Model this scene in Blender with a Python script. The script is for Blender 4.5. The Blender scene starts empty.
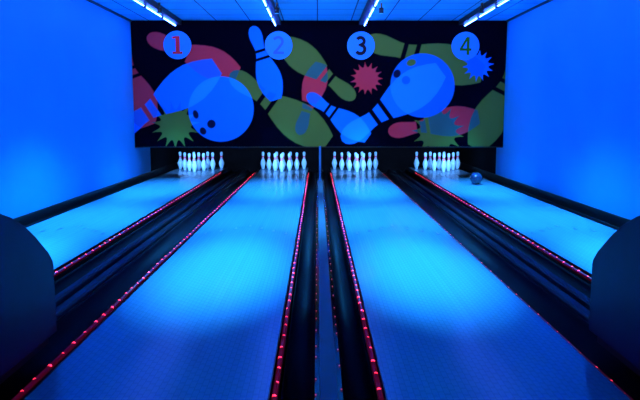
import bpy, bmesh, math, random
import numpy as np
from mathutils import Vector, Matrix
random.seed(4)
S = bpy.context.scene
C = S.collection
PI = math.pi
H = 1.21
F = 660.0
PITCH = math.atan(86/660)
YAW = math.atan(2.5/660)

# ---------------------------------------------------------------- camera
cd = bpy.data.cameras.new('camera'); cam = bpy.data.objects.new('camera', cd); C.objects.link(cam)
cd.sensor_width = 36; cd.lens = F/640*36; cd.clip_start = 0.02; cd.clip_end = 100
cam.location = (0, 0, H); cam.rotation_euler = (PI/2-PITCH, 0, -YAW)
S.camera = cam
# ---------------------------------------------------------------- world and exposure
w = bpy.data.worlds.new('world'); S.world = w; w.use_nodes = True
w.node_tree.nodes['Background'].inputs[0].default_value = (0.0, 0.01, 0.06, 1)
w.node_tree.nodes['Background'].inputs[1].default_value = 0.2
S.view_settings.view_transform = 'Standard'; S.view_settings.look = 'None'
S.view_settings.gamma = 1; S.view_settings.use_curve_mapping = False
S.view_settings.exposure = 0.0

# ---------------------------------------------------------------- light levels
TUBE_RGB = (0.036, 0.122, 1.0); TUBE_POWER = 74.0
POOL_RGB = (0.03, 0.38, 1.0)
POOLS = [(5.1, 1850), (7.7, 1500), (10.2, 1750)]        # distance along the lane, watts
MURAL_RGB = (0.72, 0.85, 1.0); MURAL_POWER = 150
PIN_RGB = (0.20, 0.42, 1.0); PIN_POWER = 13

def spot(name, loc, target, rgb, power, size_deg, blend=1.0, radius=0.06):
    l = bpy.data.lights.new(name, 'SPOT'); l.color = rgb; l.energy = power
    l.spot_size = math.radians(size_deg); l.spot_blend = blend; l.shadow_soft_size = radius
    o = bpy.data.objects.new(name, l); C.objects.link(o); o.location = loc
    o.rotation_euler = (Vector(target)-Vector(loc)).to_track_quat('-Z', 'Y').to_euler()
    return o

def ray_at(px, py, Y):
    """point of the plane y = Y that stands where the photo shows it"""
    d = Vector(((px-320)/F, (200-py)/F, -1.0))
    d = cam.rotation_euler.to_matrix() @ d
    t = Y/d.y
    return (d.x*t, H+d.z*t)

def YD(D): return 1.017*D-0.157

# ---------------------------------------------------------------- materials
def nodes_of(m):
    nt = m.node_tree
    return nt, nt.nodes['Principled BSDF']
def mat(name, col, rough=0.5, metal=0.0, spec=0.5, coat=0.0, noise=0.0, nscale=8.0, bump=0.0):
    m = bpy.data.materials.new(name); m.use_nodes = True
    nt, b = nodes_of(m)
    b.inputs['Roughness'].default_value = rough; b.inputs['Metallic'].default_value = metal
    b.inputs['Specular IOR Level'].default_value = spec; b.inputs['Coat Weight'].default_value = coat
    tc = nt.nodes.new('ShaderNodeTexCoord'); n = nt.nodes.new('ShaderNodeTexNoise')
    n.inputs['Scale'].default_value = nscale; n.inputs['Detail'].default_value = 4
    nt.links.new(tc.outputs['Object'], n.inputs['Vector'])
    r = nt.nodes.new('ShaderNodeValToRGB')
    k = noise
    r.color_ramp.elements[0].position = 0.3; r.color_ramp.elements[1].position = 0.7
    r.color_ramp.elements[0].color = (*[c*(1-k) for c in col], 1)
    r.color_ramp.elements[1].color = (*[min(1, c*(1+k)) for c in col], 1)
    nt.links.new(n.outputs['Fac'], r.inputs[0]); nt.links.new(r.outputs[0], b.inputs['Base Color'])
    if bump:
        bp = nt.nodes.new('ShaderNodeBump'); bp.inputs['Strength'].default_value = bump
        bp.inputs['Distance'].default_value = 0.002
        nt.links.new(n.outputs['Fac'], bp.inputs['Height']); nt.links.new(bp.outputs[0], b.inputs['Normal'])
    return m
def emat(name, rgb, strength, base=(0.5, 0.5, 0.5)):
    m = mat(name, base, 0.4)
    nt, b = nodes_of(m)
    b.inputs['Emission Color'].default_value = (*rgb, 1); b.inputs['Emission Strength'].default_value = strength
    return m

def math_node(nt, op, a, b=None, c=None):
    n = nt.nodes.new('ShaderNodeMath'); n.operation = op
    for i, v in enumerate((a, b, c)):
        if v is None: continue
        if isinstance(v, (int, float)): n.inputs[i].default_value = v
        else: nt.links.new(v, n.inputs[i])
    return n.outputs[0]

M = {}
M['wall'] = mat('painted_wall', (0.02, 0.42, 0.80), 0.6, noise=0.05, nscale=1.2)
def ceiling_mat():
    m = mat('ceiling_tiles', (0.06, 0.62, 0.95), 0.7, noise=0.04, nscale=3)
    nt, b = nodes_of(m)
    tc = nt.nodes.new('ShaderNodeTexCoord'); sx = nt.nodes.new('ShaderNodeSeparateXYZ')
    nt.links.new(tc.outputs['Object'], sx.inputs[0])
    lines = []
    for ax, off in ((0, 0.0), (1, 0.0)):
        f = math_node(nt, 'FRACT', math_node(nt, 'ADD', math_node(nt, 'DIVIDE', sx.outputs[ax], 0.6), 100.5+off))
        d = math_node(nt, 'ABSOLUTE', math_node(nt, 'SUBTRACT', f, 0.5))
        lines.append(math_node(nt, 'LESS_THAN', d, 0.017 if ax == 0 else 0.035))
    ln = math_node(nt, 'MAXIMUM', lines[0], math_node(nt, 'MULTIPLY', lines[1], 0.6))
    mx = nt.nodes.new('ShaderNodeMix'); mx.data_type = 'RGBA'
    nt.links.new(ln, mx.inputs[0]); nt.links.new(b.inputs['Base Color'].links[0].from_socket, mx.inputs[6])
    mx.inputs[7].default_value = (0.005, 0.09, 0.28, 1)
    nt.links.new(mx.outputs[2], b.inputs['Base Color'])
    return m
M['ceiling'] = ceiling_mat()
def lane_mat():
    m = bpy.data.materials.new('lane_boards'); m.use_nodes = True
    nt, b = nodes_of(m)
    tc = nt.nodes.new('ShaderNodeTexCoord'); sx = nt.nodes.new('ShaderNodeSeparateXYZ')
    nt.links.new(tc.outputs['Object'], sx.inputs[0])
    # boards 26.5 mm wide
    bx = math_node(nt, 'DIVIDE', sx.outputs[0], 0.0265)
    bi = math_node(nt, 'FLOOR', bx); bf = math_node(nt, 'FRACT', math_node(nt, 'ADD', bx, 50))
    wn = nt.nodes.new('ShaderNodeTexWhiteNoise'); wn.noise_dimensions = '1D'
    nt.links.new(bi, wn.inputs['W'])
    r = nt.nodes.new('ShaderNodeValToRGB')
    r.color_ramp.elements[0].color = (0.14, 0.32, 0.43, 1); r.color_ramp.elements[1].color = (0.15, 0.34, 0.46, 1)
    nt.links.new(wn.outputs['Value'], r.inputs[0])
    # fine ribs across the textured surface
    ry = math_node(nt, 'FRACT', math_node(nt, 'ADD', math_node(nt, 'DIVIDE', sx.outputs[1], 0.07), math_node(nt, 'MULTIPLY', bi, 0.37)))
    rib = math_node(nt, 'LESS_THAN', ry, 0.25)
    seam = math_node(nt, 'LESS_THAN', bf, 0.10)
    k = math_node(nt, 'MAXIMUM', math_node(nt, 'MULTIPLY', seam, 0.28), math_node(nt, 'MULTIPLY', rib, 0.13))
    mx = nt.nodes.new('ShaderNodeMix'); mx.data_type = 'RGBA'
    nt.links.new(k, mx.inputs[0]); nt.links.new(r.outputs[0], mx.inputs[6]); mx.inputs[7].default_value = (0.03, 0.09, 0.14, 1)
    nt.links.new(mx.outputs[2], b.inputs['Base Color'])
    b.inputs['Roughness'].default_value = 0.21; b.inputs['Specular IOR Level'].default_value = 0.5
    return m
M['lane'] = lane_mat()
M['arrow'] = mat('arrow_inlay', (0.05, 0.11, 0.17), 0.4, spec=0.3)
M['floor'] = mat('dark_floor', (0.012, 0.012, 0.014), 0.6, noise=0.3)
M['black'] = mat('black_panel', (0.002, 0.002, 0.003), 0.8, spec=0.1, noise=0.3)
M['blackmetal'] = mat('black_metal', (0.008, 0.008, 0.010), 0.4, noise=0.2)
M['gutter'] = mat('gutter_plastic', (0.006, 0.006, 0.008), 0.55, spec=0.2, noise=0.2, nscale=3)
M['edge'] = mat('black_edge_trim', (0.005, 0.005, 0.006), 0.35)
M['gloss'] = mat('glossy_black_side', (0.006, 0.006, 0.008), 0.12)
M['returncap'] = mat('return_track_cap', (0.013, 0.014, 0.018), 0.5, spec=0.25, noise=0.2, nscale=4)
M['cap'] = mat('divider_cap', (0.12, 0.15, 0.18), 0.45, spec=0.3, noise=0.05)
M['post'] = mat('post_paint', (0.03, 0.20, 0.40), 0.4)
M['chrome'] = mat('glint_steel', (0.6, 0.6, 0.62), 0.2, metal=1)
M['hood'] = mat('hood_plastic', (0.004, 0.014, 0.055), 0.5, spec=0.2, noise=0.12, nscale=6)
M['hoodbase'] = mat('hood_base', (0.008, 0.008, 0.010), 0.5)
M['pin'] = mat('pin_white', (0.42, 0.74, 0.86), 0.25, coat=0.3)
M['pinred'] = mat('pin_red_stripe', (0.9, 0.02, 0.10), 0.3)
M['ball'] = mat('ball_resin', (0.02, 0.04, 0.09), 0.18, coat=0.5, noise=0.35, nscale=14)
M['hole'] = mat('ball_hole', (0.005, 0.005, 0.005), 0.7)
M['disc'] = mat('disc_blue', (0.03, 0.30, 1.0), 0.5, spec=0.05)
M['d1'] = mat('digit_pink', (0.98, 0.03, 0.04), 0.5, spec=0.05)
M['d2'] = mat('digit_soft_blue', (0.045, 0.15, 0.55), 0.5, spec=0.05)
M['d3'] = mat('digit_black', (0.006, 0.006, 0.02), 0.5, spec=0.05)
M['d4'] = mat('digit_green', (0.03, 0.14, 0.008), 0.5, spec=0.05)
M['tube'] = emat('lit_tube', TUBE_RGB, TUBE_POWER)
M['led'] = emat('red_led', (1.0, 0.02, 0.055), 4.2)
M['led_b'] = emat('red_led_dim', (1.0, 0.04, 0.09), 0.45)
M['rope'] = emat('rope_tube', (1.0, 0.006, 0.06), 0.045, base=(0.06, 0.02, 0.11))
M['lens'] = emat('lamp_lens', POOL_RGB, 1.2)
M['white_lens'] = emat('added_wash_lens', MURAL_RGB, 1.2)

# ---------------------------------------------------------------- mesh helpers
def box(bm, x0, x1, y0, y1, z0, z1, mi=0):
    vs = [bm.verts.new((x, y, z)) for z in (z0, z1) for y in (y0, y1) for x in (x0, x1)]
    for f in ((0, 2, 3, 1), (4, 5, 7, 6), (0, 1, 5, 4), (2, 6, 7, 3), (0, 4, 6, 2), (1, 3, 7, 5)):
        fc = bm.faces.new([vs[i] for i in f]); fc.material_index = mi
def prism(bm, poly, axis, a, b):
    """closed polygon extruded along an axis; poly in the other two axes (xz for y, yz for x, xy for z)"""
    def p(u, v, t):
        return {'y': (u, t, v), 'x': (t, u, v), 'z': (u, v, t)}[axis]
    A = [bm.verts.new(p(u, v, a)) for u, v in poly]; B = [bm.verts.new(p(u, v, b)) for u, v in poly]
    n = len(poly)
    bm.faces.new(A); bm.faces.new(B[::-1])
    for i in range(n): bm.faces.new((A[i], B[i], B[(i+1) % n], A[(i+1) % n]))
    bmesh.ops.recalc_face_normals(bm, faces=bm.faces)
def tube(bm, p, q, r, n=10, caps=True):
    p = Vector(p); q = Vector(q); d = (q-p).normalized(); u = d.orthogonal().normalized(); v = d.cross(u)
    A = []; B = []
    for i in range(n):
        a = 2*PI*i/n; o = u*math.cos(a)*r+v*math.sin(a)*r
        A.append(bm.verts.new(p+o)); B.append(bm.verts.new(q+o))
    for i in range(n): bm.faces.new((A[i], A[(i+1) % n], B[(i+1) % n], B[i])).smooth = True
    if caps: bm.faces.new(A[::-1]); bm.faces.new(B)
def lathe(bm, prof, n=24, mi=None):
    rings = []
    for r, z in prof:
        rings.append([bm.verts.new((r*math.cos(2*PI*i/n), r*math.sin(2*PI*i/n), z)) for i in range(n)])
    for k in range(len(rings)-1):
        for i in range(n):
            f = bm.faces.new((rings[k][i], rings[k][(i+1) % n], rings[k+1][(i+1) % n], rings[k+1][i])); f.smooth = True
            if mi: f.material_index = mi(0.5*(prof[k][1]+prof[k+1][1]))
    bm.faces.new(rings[0][::-1]); bm.faces.new(rings[-1])
def obj(name, bm, mats, parent=None, loc=(0, 0, 0), bevel=0.0):
    me = bpy.data.meshes.new(name); bm.to_mesh(me); bm.free()
    for m in (mats if isinstance(mats, (list, tuple)) else [mats]): me.materials.append(m)
    o = bpy.data.objects.new(name, me); C.objects.link(o); o.location = loc
    if parent: o.parent = parent
    if bevel:
        b = o.modifiers.new('bevel', 'BEVEL'); b.width = bevel; b.segments = 2; b.limit_method = 'ANGLE'
    return o
def tag(o, label, cat, group=None):
    o['label'] = label; o['category'] = cat
    if group: o['group'] = group
    return o
def thing(name, label, cat, loc=(0, 0, 0), group=None):
    o = bpy.data.objects.new(name, None); C.objects.link(o); o.location = loc; o.empty_display_size = 0.1
    return tag(o, label, cat, group)
def struct(name, bm, m):
    o = obj(name, bm, m); o['kind'] = 'structure'; return o
def NB(): return bmesh.new()

# ---------------------------------------------------------------- room
XL, XR, ZC = -3.325, 3.385, 2.86
YM = 12.05            # front face of the mural
YB, YE = -3.0, 16.2   # room behind the camera / back of the pit
b = NB(); box(b, XL-0.2, XR+0.2, YB-0.2, YE+0.2, -0.42, -0.22); struct('floor', b, M['floor'])
b = NB(); box(b, XL-0.2, XR+0.2, YB-0.2, YE+0.2, ZC, ZC+0.15); struct('ceiling', b, M['ceiling'])
b = NB(); box(b, XL-0.15, XL, YB, 13.15, -0.22, ZC); struct('wall_left', b, M['wall'])
b = NB(); box(b, XR, XR+0.15, YB, 12.5, -0.22, ZC); struct('wall_right', b, M['wall'])
b = NB(); box(b, XL-0.2, XR+0.2, YB-0.15, YB, -0.22, ZC); struct('wall_back', b, M['floor'])
b = NB(); box(b, XL-0.2, XR+0.2, YE, YE+0.15, -0.22, ZC); struct('wall_front', b, M['black'])
b = NB(); box(b, XL, XL+0.02, YB, YE, -0.22, 0.076); struct('baseboard_left', b, M['edge'])
b = NB(); box(b, XR-0.02, XR, YB, YE, -0.22, 0.076); struct('baseboard_right', b, M['edge'])
# black side panels of the pit beyond the painted walls
b = NB(); box(b, XL-0.15, XL, 13.15, YE, -0.22, ZC); struct('trim_1', b, M['black'])
b = NB(); box(b, XR, XR+0.15, 12.5, YE, -0.22, ZC); struct('trim_2', b, M['black'])
# thin dark battens where the walls meet the ceiling
b = NB(); box(b, XL, XL+0.03, YB, YM-0.02, ZC-0.03, ZC); struct('trim_3', b, M['edge'])
b = NB(); box(b, XR-0.03, XR, YB, YM-0.02, ZC-0.03, ZC); struct('trim_4', b, M['edge'])
# approach floor in front of the lanes, behind the camera
b = NB(); box(b, XL+0.02, XR-0.02, YB, 1.55, -0.22, -0.001); struct('floor_approach', b, M['lane'])

# ---------------------------------------------------------------- lanes
Y0, Y1 = 1.56, 15.05
LANES = [(-3.13, -2.065), (-1.255, -0.212), (0.297, 1.338), (2.085, 3.14)]
LN = ['leftmost lane', 'lane left of the divider', 'lane right of the divider', 'rightmost lane']
where = ['beside the left wall, leftmost of the four', 'just left of the pale central divider', 'just right of the pale central divider', 'with the ball on it, rightmost of the four']
lane_objs = []
for i, (x0, x1) in enumerate(LANES):
    cx = (x0+x1)/2; hw = (x1-x0)/2
    b = NB(); box(b, -hw, hw, 0, Y1-Y0, -0.215, 0)
    L = obj('bowling_lane', b, M['lane'], loc=(cx, Y0, 0))
    tag(L, 'long blue-lit bowling lane '+where[i], 'bowling lane', 'bowling lanes')
    for k in range(-3, 4):
        b = NB(); a = abs(k)
        prism(b, [(-0.012, -0.07), (0.012, -0.07), (0.012, 0.0), (0, 0.07), (-0.012, 0.0)], 'z', 0.0002, 0.0012)
        obj('arrow', b, M['arrow'], L, loc=(k*0.137, YD(7.15-0.15*a)-Y0, 0))
    b = NB()
    for s in (-1, 1): box(b, s*hw-0.003, s*hw+0.003, 0, Y1-Y0-0.1, -0.02, 0.0015)
    obj('edge_line', b, M['edge'], L)

# ---------------------------------------------------------------- gutters
def gutter(xa, xb, label, ya=Y0, yb=Y1):
    n = 14; cx = (xa+xb)/2; r = (xb-xa)/2
    top = [(-r, -0.03)]+[(-r*0.92*math.cos(PI*k/n), -0.03-0.085*math.sin(PI*k/n)) for k in range(n+1)]+[(r, -0.03)]
    poly = top+[(r, -0.2), (-r, -0.2)]
    b = NB(); prism(b, poly, 'y', ya, yb)
    for f in b.faces: f.smooth = abs(f.normal.y) < 0.5
    o = obj('gutter', b, M['gutter'], loc=(cx, 0, -0.012))
    tag(o, label, 'gutter', 'gutters beside the lanes'); return o
gutter(-3.30, -3.14, 'dark channel gutter between the left wall and the leftmost lane')
gutter(-1.975, -1.79, 'dark gutter just right of the leftmost lane, beside its red lights')
gutter(-1.59, -1.335, 'dark gutter along the left edge of the lane under number 2')
gutter(-0.165, -0.02, 'dark gutter on the left side of the pale central divider')
gutter(0.118, 0.262, 'dark gutter on the right side of the pale central divider')
gutter(1.372, 1.63, 'dark gutter along the right edge of the lane under number 3')
gutter(1.83, 2.015, 'dark gutter just left of the rightmost lane, beside its red lights')
gutter(3.15, 3.36, 'dark channel gutter between the rightmost lane and the right wall')

# ---------------------------------------------------------------- ball return tracks between lane pairs
def return_track(cx, side, label):
    t = thing('return_track', label, 'ball return track', (cx, 0, -0.2), 'ball return tracks')
    b = NB(); box(b, -0.098, 0.098, Y0+0.01, Y1, 0, 0.155); obj('base', b, M['edge'], t)
    for a, c, z in ((-0.085, -0.022, 0.20), (0.012, 0.088, 0.185)):
        if side > 0: a, c = -c, -a
        b = NB(); prism(b, [(a, 0.155), (c, 0.155), (c, z-0.012), (c-0.012, z), (a+0.012, z), (a, z-0.012)], 'y', Y0+0.02, Y1-0.4)
        obj('cap_rail', b, M['returncap'], t)
return_track(-1.69, -1, 'low dark ball return track between the two left lanes')
return_track(1.73, 1, 'low dark ball return track between the two right lanes')

# ---------------------------------------------------------------- central divider
t = thing('lane_divider', 'narrow divider with a pale flat top running between lanes 2 and 3', 'divider', (0.049, 0, -0.2))
b = NB(); box(b, -0.062, 0.062, Y0+0.01, 12.6, 0, 0.185); obj('base', b, M['gloss'], t)
b = NB(); prism(b, [(-0.039, 0.185), (0.039, 0.185), (0.039, 0.203), (0.034, 0.207), (-0.034, 0.207), (-0.039, 0.203)], 'y', Y0+0.01, 12.45); obj('cap', b, M['cap'], t)
for s in (-1, 1):
    b = NB(); tube(b, (s*0.052, 8.6, 0.192), (s*0.052, 12.3, 0.192), 0.006, 8)
    for k in range(12):
        y = 8.7+k*0.31; tube(b, (s*0.052, y, 0.196), (s*0.052, y+0.10, 0.196), 0.011, 8)
    obj('glint_rail', b, M['chrome'], t)  # collared steel rails, added to stand in for dashed glints
rnd = random.Random(7)
for s in (-1, 1):
    y = 2.55
    while y < 9:
        b = NB(); bmesh.ops.create_icosphere(b, subdivisions=1, radius=0.0045); obj('led', b, M['led_b'], t, loc=(s*0.0575, y, 0.189)); y += rnd.uniform(0.14, 0.36)
t = thing('support_post', 'slim upright post under the mural at the end of the central divider', 'post', (0.045, YM-0.12, 0.007))
b = NB(); box(b, -0.019, 0.019, -0.019, 0.019, 0.012, 0.63); obj('shaft', b, M['post'], t, bevel=0.004)
b = NB(); box(b, -0.033, 0.033, -0.05, 0.05, 0, 0.012); obj('foot_plate', b, M['post'], t)

# ---------------------------------------------------------------- rope lights
led_me = None
def rope_light(x, z, label, ya, yb, phase, dim=False):
    global led_me
    t = thing('rope_light', label, 'rope light', (x, 0, z), 'red rope lights along the lanes')
    b = NB(); tube(b, (0, ya, 0), (0, yb, 0), 0.0115, 10); obj('casing', b, M['rope'], t)
    b = NB(); box(b, -0.0115, 0.0115, ya, yb, -0.19-z, -0.0135); obj('ledge', b, M['edge'], t)
    if led_me is None:
        b = NB(); bmesh.ops.create_icosphere(b, subdivisions=1, radius=0.0105)
        for f in b.faces: f.smooth = True
        me = bpy.data.meshes.new('led'); b.to_mesh(me); b.free(); me.materials.append(M['led'])
        led_me = me
    rnd = random.Random(int(x*1000)); y = ya+phase; n = 0
    while y < yb-0.02 and n < 98:
        o = bpy.data.objects.new('led', led_me); C.objects.link(o); o.parent = t
        o.location = (rnd.uniform(-0.003, 0.003), y, 0.005); n += 1
        s = 0.8 if dim else rnd.uniform(0.85, 1.1); o.scale = (s, s*1.1, s)
        y += 0.160+rnd.uniform(-0.03, 0.03)
RY = 13.75
rope_light(-2.02, -0.013, 'red rope light along the right edge of the leftmost lane', 3.46, RY, 0.05)
rope_light(-1.305, -0.013, 'red rope light between the left return track and the lane beside it', 2.4, RY, 0.06)
rope_light(-0.188, -0.013, 'red rope light just left of the pale central divider', 2.4, RY, 0.02)
rope_light(0.275, -0.013, 'red rope light just right of the pale central divider', 2.4, RY, 0.1)
rope_light(1.3555, -0.022, 'thin red rope light between the right return track and the lane left of it', 2.4, RY, 0.07, True)
rope_light(2.040, -0.013, 'red rope light along the left edge of the rightmost lane', 3.46, RY, 0.0)

# ---------------------------------------------------------------- ball return hoods
def hood(x0, x1, label, ye):
    cx = (x0+x1)/2; w = (x1-x0)/2
    t = thing('ball_return', label, 'ball return', (cx, ye-0.95, 0.001), 'ball returns')
    top = [(3.352, .40), (3.345, .425), (3.29, .484), (3.22, .537), (3.153, .588), (3.03, .668), (2.90, .727), (2.777, .768), (2.62, .808), (2.45, .835), (2.30, .845)]
    far = [(y-3.352+0.95, z+0.015) for y, z in top]
    near = [(-y-0.30, z) for y, z in far[::-1]]
    poly = [(0.95, 0.05)]+far+near[:]+[(-1.25, 0.05)]
    b = NB(); prism(b, poly, 'x', -w, w)
    o = obj('hood', b, M['hood'], t, bevel=0.008)
    b = NB(); box(b, -w+0.03, w-0.03, -1.2, 0.90, 0.0, 0.05); obj('plinth', b, M['hoodbase'], t)
    return t
hood(-2.02, -1.40, 'dark rounded ball return hood at the left edge, near the leftmost lane', YD(3.535))
hood(1.465, 2.08, 'dark rounded ball return hood at the right edge, near the rightmost lane', YD(3.545))

# ---------------------------------------------------------------- ceiling tube rows
XT = [-2.50, -0.740, 0.830, 2.60]
ZT = 2.755
side = ['leftmost', 'second from left', 'second from right', 'rightmost']
for i, x in enumerate(XT):
    t = thing('tube_light', 'black ceiling rail with glowing tubes, %s of the four' % side[i], 'ceiling light', (x, 0, ZC), 'ceiling tube lights')
    inw = 0.02 if x < 0 else -0.02
    b = NB(); box(b, inw*2-0.055, inw*2+0.055, 5.4, 12.0, -0.086, -0.001); obj('housing', b, M['blackmetal'], t)
    y = 11.93
    while y > 6.2:
        b = NB(); tube(b, (0, y-0.98, ZT-ZC), (0, y, ZT-ZC), 0.0078, 10); obj('tube', b, M['tube'], t)
        b = NB(); box(b, -0.02, 0.02, y-1.07, y-0.985, ZT-ZC-0.02, -0.081); obj('tube_holder', b, M['blackmetal'], t)
        y -= 1.075
# spotlights that make the bright pools on the lanes
for i, (x0, x1) in enumerate(LANES):
    cx = (x0+x1)/2; sgn = 1 if i in (0, 1) else -1
    if i == 2: sgn = 1
    for j, (yy, pw) in enumerate(POOLS):
        lx = XT[i]+sgn*0.13
        lab = 'small black spotlight beside the %s tube row, %s' % (side[i], ('nearest the camera', 'middle of its row', 'nearest the mural')[j])
        t = thing('ceiling_spotlight', lab, 'spotlight', (lx, yy, ZC), 'ceiling spotlights')
        b = NB(); tube(b, (0, 0, -0.07), (0, 0, -0.15), 0.035, 14); obj('can', b, M['blackmetal'], t)
        b = NB(); box(b, -0.012, 0.012, -0.02, 0.02, -0.072, 0); obj('bracket', b, M['blackmetal'], t)
        b = NB(); tube(b, (0, 0, -0.1505), (0, 0, -0.152), 0.030, 14); obj('lens', b, M['lens'], t)
        sp = spot('pool_lamp', (lx, yy, ZC-0.165), (cx, yy+0.05, 0), POOL_RGB, pw, (60, 88, 72)[j], 1.0, 0.03)
        sp.rotation_euler = (0 if j < 2 else math.atan2(0.5, 2.6), math.atan2(lx-cx, ZC-0.215), 0); sp.scale = (0.50, 1.15, 1)
        sp.parent = t; sp.matrix_parent_inverse = Matrix.Translation(-Vector((lx, yy, ZC)))
# unseen lamps added to bring out the mural colours
for k, x in enumerate((-1.65, 0.04, 1.75)):
    t = thing('added_wash_light', 'added unseen black wash lamp on the ceiling aimed at the mural, %s of three' % ('left', 'middle', 'right')[k], 'spotlight', (x, 7.6, ZC), 'added mural wash lamps')
    b = NB(); box(b, -0.14, 0.14, -0.06, 0.06, -0.20, -0.08); obj('body', b, M['blackmetal'], t, bevel=0.01)
    b = NB(); box(b, -0.015, 0.015, -0.02, 0.02, -0.08, 0); obj('bracket', b, M['blackmetal'], t)
    b = NB(); box(b, -0.12, 0.12, 0.0605, 0.063, -0.185, -0.095); obj('lens', b, M['white_lens'], t)
    sp = spot('added_mural_lamp', (x, 7.70, ZC-0.16), (x*1.03, YM, 1.72), MURAL_RGB, MURAL_POWER, 74, 0.9, 0.12)
    sp.parent = t; sp.matrix_parent_inverse = Matrix.Translation(-Vector((x, 7.6, ZC)))

# ---------------------------------------------------------------- mural
def seg_pin(u, v, T, B, hw=None):
    T = np.array(T, float); B = np.array(B, float); L = np.linalg.norm(B-T); d = (B-T)/L
    s = ((u-T[0])*d[0]+(v-T[1])*d[1])/L; n = np.abs((u-T[0])*-d[1]+(v-T[1])*d[0])
    kx = np.array([0, .012, .035, .07, .11, .16, .22, .28, .34, .42, .50, .58, .66, .72, .78, .86, .93, .985, 1.0])
    ky = np.array([0, .22, .36, .47, .52, .52, .46, .40, .38, .50, .70, .87, .98, 1.0, .98, .86, .68, .50, .44])
    h = hw if hw else L*0.159
    r = np.interp(s, kx, ky, left=-1, right=-1)*h
    sd = np.minimum(r-n, np.minimum(s, 1-s)*L+0.01)
    for c in (0.335, 0.435):                       # two dark neck bands
        sd = np.minimum(sd, np.abs(s-c)*L-0.019*L)
    return sd
def star(u, v, c, ro, ri, n, ph=0.0):
    du, dv = u-c[0], v-c[1]; r = np.hypot(du, dv); a = (np.arctan2(dv, du)+ph) % (2*PI/n)
    f = np.abs(a/(2*PI/n)-0.5)*2                   # 1 at a spike, 0 in the valley
    return (ri+(ro-ri)*f**2.6)-r
def ell(u, v, c, rx, ry=None, rot=0.0):
    ry = ry or rx; du, dv = u-c[0], v-c[1]
    p = du*math.cos(rot)+dv*math.sin(rot); q = -du*math.sin(rot)+dv*math.cos(rot)
    return (1-np.hypot(p/rx, q/ry))*min(rx, ry)

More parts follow.
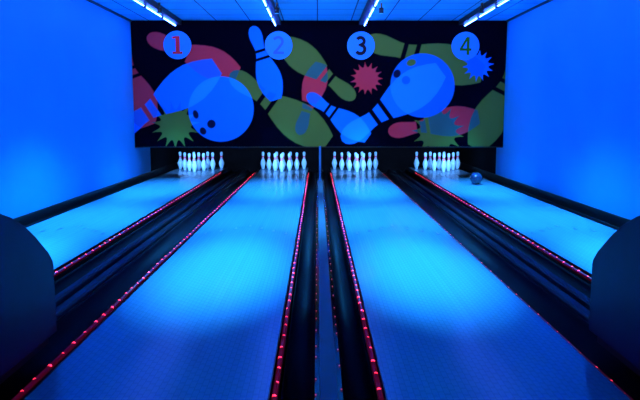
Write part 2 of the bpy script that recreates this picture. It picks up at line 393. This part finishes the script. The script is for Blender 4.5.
def build_mural():
    zt = ZC-0.002; zb = ray_at(320, 147.6, YM)[1]
    W = XR-XL-0.01; xa = XL+0.005
    nx, nz = 690, 236
    xs = np.linspace(xa, xa+W, nx); zs = np.linspace(zb, zt, nz)
    X, Z = np.meshgrid(xs, zs)
    # artwork coordinates (the units the artwork is measured in)
    Rm = np.array(cam.rotation_euler.to_matrix())
    P = np.stack([X, np.full_like(X, YM), Z-H], -1) @ Rm
    U = 320+F*P[..., 0]/-P[..., 2]; V = 200-F*P[..., 1]/-P[..., 2]
    pink = [seg_pin(U, V, (147, 36), (238, 74)), seg_pin(U, V, (118, 40), (148, 126), 17),
            seg_pin(U, V, (299, 135), (321, 63)), seg_pin(U, V, (388, 132), (479, 117)),
            star(U, V, (366.6, 78.5), 16.5, 11.3, 15)]
    green = [seg_pin(U, V, (230, 73), (328, 143)), seg_pin(U, V, (355, 99), (282, 41)),
             seg_pin(U, V, (365, 40), (483, 74)), seg_pin(U, V, (524, 50), (475, 148)),
             star(U, V, (175.5, 125), 24.5, 15.5, 15, 0.1), star(U, V, (438, 131), 26.5, 18, 15, 0.2)]
    ball1 = ell(U, V, (221, 109), 32.6); ball2 = ell(U, V, (422.5, 85.5), 32.0)
    blue = [seg_pin(U, V, (112, 136), (217, 66)), seg_pin(U, V, (252.5, 26), (276, 100)),
            seg_pin(U, V, (307, 94), (368, 138)), seg_pin(U, V, (342, 141), (441, 70)),
            star(U, V, (478, 65.5), 16, 10.5, 14, 0.1)]
    AA = 0.9
    cov = lambda s: np.clip(s/AA+0.5, 0, 1)
    ink = {'bg': (.0012, .0015, .006), 'pink': (.70, .045, .065), 'green': (.115, .195, .035), 'teal': (.04, .14, .13),
           'blue': (.008, .22, .95), 'light': (.02, .37, 1.0), 'purple': (.03, .15, .62), 'deep': (.008, .16, .72), 'hole': (.006, .01, .04)}
    g = {k: np.array(c) for k, c in ink.items()}
    p = np.max([cov(s) for s in pink], 0); gr = np.max([cov(s) for s in green], 0)
    bl = [cov(s) for s in blue]; b1, b2 = cov(ball1), cov(ball2)
    nb = sum(bl)
    def mix(a, b_, t): return a*(1-t[..., None])+b_*t[..., None]
    c = np.broadcast_to(g['bg'], X.shape+(3,)).copy()
    c = mix(c, g['pink'], p)
    c = mix(c, mix(np.broadcast_to(g['green'], c.shape), g['teal'], p), gr)
    under = c.copy()
    bs = np.clip(nb, 0, 1)
    bc = mix(np.broadcast_to(g['blue'], c.shape), g['purple'], p*(1-np.clip(nb-1, 0, 1)))
    bc = mix(bc, g['light'], np.clip(nb-1, 0, 1))
    gg = gr*(1-p); bc = mix(bc, g['deep']*0.8, gg*0.55)
    c = mix(c, bc, bs)
    # balls: lighter where a pin passes behind
    over1 = np.clip(bs+gr*0.8, 0, 1)
    c = mix(c, mix(np.broadcast_to(g['blue'], c.shape), g['light'], over1*0.9), b1)
    bb = mix(np.broadcast_to(g['deep'], c.shape)*1.05, g['light']*0.85, bl[3])
    bb = mix(bb, g['deep']*0.95, gr*0.5*(1-bl[3]))
    c = mix(c, bb, b2)
    for cc, rx, ry, rot, col in (((195.7, 114.4), 2.8, 4.5, -0.3, 'hole'), ((211.4, 124), 4.3, 4.3, 0, 'hole'), ((203, 131), 3.2, 3.9, -0.5, 'hole'),
                                 ((411.3, 62.6), 4.8, 3.4, -0.3, 'green'), ((397, 73.7), 3.6, 4.4, 0.5, 'hole'), ((406, 80.2), 4.2, 4.2, 0, 'deep')):
        c = mix(c, g[col], cov(ell(U, V, cc, rx, ry, rot)))
    # mesh: front grid + thin box behind
    verts = np.stack([X.ravel(), np.full(X.size, 0.0), Z.ravel()], -1)
    idx = np.arange(nx*nz).reshape(nz, nx)
    quads = np.stack([idx[:-1, :-1], idx[:-1, 1:], idx[1:, 1:], idx[1:, :-1]], -1).reshape(-1, 4)
    me = bpy.data.meshes.new('printed_face')
    me.from_pydata(verts.tolist(), [], quads.tolist())
    at = me.color_attributes.new('artwork', 'FLOAT_COLOR', 'POINT')
    rgba = np.ones((X.size, 4), np.float32); rgba[:, :3] = c.reshape(-1, 3)
    at.data.foreach_set('color', rgba.ravel())
    m = bpy.data.materials.new('printed_artwork'); m.use_nodes = True
    nt, bs_ = nodes_of(m); a = nt.nodes.new('ShaderNodeVertexColor'); a.layer_name = 'artwork'
    nt.links.new(a.outputs[0], bs_.inputs['Base Color']); bs_.inputs['Roughness'].default_value = 0.6
    bs_.inputs['Specular IOR Level'].default_value = 0.0
    me.materials.append(m)
    t = thing('mural', 'wide black mural printed with bowling pins, balls and starbursts above the pins', 'mural', (0, YM, 0))
    o = bpy.data.objects.new('printed_face', me); C.objects.link(o); o.parent = t
    b = NB(); box(b, xa, xa+W, 0.001, 0.06, zb, zt); obj('panel', b, M['black'], t)
    # trim along the bottom edge
    b = NB(); box(b, xa, xa+W, -0.004, 0.001, zb-0.0, zb+0.02); obj('bottom_rail', b, M['edge'], t)
build_mural()

# ---------------------------------------------------------------- number discs
def ribbon(bm, pts, w, z0, z1):
    """flat stroke of width w through pts (x, z), given thickness in y"""
    n = len(pts); P = [Vector(p) for p in pts]; Lp = []; Rp = []
    for i in range(n):
        d = (P[min(i+1, n-1)]-P[max(i-1, 0)]).normalized(); nn = Vector((-d.y, d.x))
        ww = w[i] if isinstance(w, (list, tuple)) else w
        Lp.append(P[i]+nn*ww/2); Rp.append(P[i]-nn*ww/2)
    for i in range(n-1):
        q = [Lp[i], Lp[i+1], Rp[i+1], Rp[i]]
        A = [bm.verts.new((v.x, z0, v.y)) for v in q]; B = [bm.verts.new((v.x, z1, v.y)) for v in q]
        bm.faces.new(A[::-1]); bm.faces.new(B)
        for k in range(4): bm.faces.new((A[k], A[(k+1) % 4], B[(k+1) % 4], B[k]))
    bmesh.ops.recalc_face_normals(bm, faces=bm.faces)
def arc(cx, cz, rx, rz, a0, a1, n=14):
    return [(cx+rx*math.cos(math.radians(a0+(a1-a0)*k/n)), cz+rz*math.sin(math.radians(a0+(a1-a0)*k/n))) for k in range(n+1)]
def digit(bm, n):
    a, c = -0.034, -0.028
    if n == 1:
        ribbon(bm, [(0.008, -0.15), (0.008, 0.155)], 0.074, a, c)
        ribbon(bm, [(-0.085, -0.135), (0.09, -0.135)], 0.04, a-0.0003, c)
        ribbon(bm, [(-0.085, 0.128), (0.0, 0.138)], 0.036, a-0.0006, c)
    elif n == 2:
        ribbon(bm, [(-0.085, 0.105)]+arc(-0.005, 0.065, 0.075, 0.075, 125, -30)+[(0.0, -0.05), (-0.075, -0.13)], 0.044, a, c)
        ribbon(bm, [(-0.095, -0.132), (0.095, -0.132)], 0.042, a-0.0003, c)
    elif n == 3:
        ribbon(bm, arc(-0.01, 0.078, 0.066, 0.062, 150, -90), 0.056, a, c)
        ribbon(bm, arc(-0.01, -0.065, 0.078, 0.075, 90, -150), 0.058, a-0.0003, c)
        ribbon(bm, [(-0.045, 0.013), (0.0, 0.013)], 0.036, a-0.0006, c)
    else:
        ribbon(bm, [(0.045, -0.155), (0.045, 0.155)], 0.048, a, c)
        ribbon(bm, [(0.035, 0.15), (-0.085, -0.055)], 0.040, a-0.0003, c)
        ribbon(bm, [(-0.10, -0.062), (0.105, -0.062)], 0.042, a-0.0006, c)
cols = ['pink', 'pale blue', 'black', 'dark green']
for i, (px, py) in enumerate(((177.2, 45.0), (278.6, 45.3), (361.0, 45.6), (465.6, 46.0))):
    x, z = ray_at(px, py, YM-0.03)
    t = thing('lane_number_sign', 'round blue disc with a %s number %d on the mural' % (cols[i], i+1), 'lane number sign', (x, YM-0.001, z), 'lane number discs')
    b = NB(); tube(b, (0, 0, 0), (0, -0.028, 0), 0.247, 48)
    for f in b.faces: f.smooth = False
    disc = obj('disc', b, M['disc'], t)
    b = NB(); digit(b, i+1); dg = obj('number', b, M['d%d' % (i+1)], disc); dg['label'] = '%s number %d' % (cols[i], i+1)

# ---------------------------------------------------------------- pins
prof = [(0.0258, 0), (0.028, 0.006), (0.0358, 0.030), (0.045, 0.057), (0.053, 0.086), (0.0605, 0.114), (0.0595, 0.135), (0.0565, 0.149),
        (0.050, 0.172), (0.042, 0.191), (0.0325, 0.213), (0.0262, 0.232), (0.0236, 0.248), (0.0229, 0.262), (0.0237, 0.272), (0.025, 0.286), (0.0275, 0.305), (0.031, 0.325),
        (0.0323, 0.343), (0.031, 0.357), (0.027, 0.368), (0.020, 0.376), (0.010, 0.3805), (0.001, 0.381)]
b = NB(); lathe(b, prof, 24, lambda z: 1 if (0.232 < z < 0.248 or 0.262 < z < 0.286) else 0)
me_pin = bpy.data.meshes.new('bowling_pin'); b.to_mesh(me_pin); b.free(); me_pin.materials.append(M['pin']); me_pin.materials.append(M['pinred'])
pos = ['frontmost of the triangle', 'left in second row', 'right in second row', 'left in third row', 'centre of third row',
       'right in third row', 'left corner of back row', 'second from left in back row', 'second from right in back row', 'right corner of back row']
YH = 13.88
SP = 0.3048
for i, (x0, x1) in enumerate(LANES):
    cx = ray_at((201.1, 283.6, 355.0, 436.9)[i], 168, YH+3*0.264)[0]
    k = 0
    for row in range(4):
        for j in range(row+1):
            o = bpy.data.objects.new('bowling_pin', me_pin); C.objects.link(o)
            o.location = (cx+(j-row/2)*SP, YH+row*0.264, 0.0)
            tag(o, 'white red-striped bowling pin, %s, %s' % (pos[k], LN[i]), 'bowling pin', 'pins standing on the '+LN[i]); k += 1

# pin deck lamps fixed behind the mural's lower edge
for i, (x0, x1) in enumerate(LANES):
    cx = (x0+x1)/2
    t = thing('pin_lamp', 'lamp bar behind the mural above the pins of the %s' % LN[i], 'lamp', (cx, YM+0.13, 0.80), 'pin lamps')
    b = NB(); box(b, -0.3, 0.3, -0.06, 0.06, -0.03, 0.04); obj('body', b, M['blackmetal'], t)
    b = NB(); box(b, -0.02, 0.02, -0.0705, -0.06, -0.03, 0.06); obj('bracket', b, M['blackmetal'], t)
    l = bpy.data.lights.new('pin_light', 'AREA'); l.shape = 'RECTANGLE'; l.size = 0.55; l.size_y = 0.08; l.color = PIN_RGB; l.energy = PIN_POWER; l.spread = math.radians(50)
    o = bpy.data.objects.new('pin_light', l); C.objects.link(o); o.parent = t; o.location = (0, 0.065, -0.035)
    o.rotation_euler = (Vector((0, 2.0, -0.55))).to_track_quat('-Z', 'Y').to_euler()

# ---------------------------------------------------------------- ball
t = thing('bowling_ball', 'dark blue bowling ball resting on the rightmost lane near the pins', 'bowling ball', (ray_at(476.2, 177.5, 11.35)[0], 11.35, 0))
b = NB(); bmesh.ops.create_uvsphere(b, u_segments=48, v_segments=24, radius=0.108)
for f in b.faces: f.smooth = True
obj('ball_body', b, M['ball'], t, loc=(0, 0, 0.109))
for a, e in ((0.5, 0.5), (0.72, 0.6), (0.6, 0.85)):
    d = Vector((math.cos(e)*math.sin(a), math.cos(e)*math.cos(a), math.sin(e)))
    b = NB(); tube(b, d*0.1065, d*0.1086, 0.012, 14); obj('finger_hole', b, M['hole'], t, loc=(0, 0, 0.109))
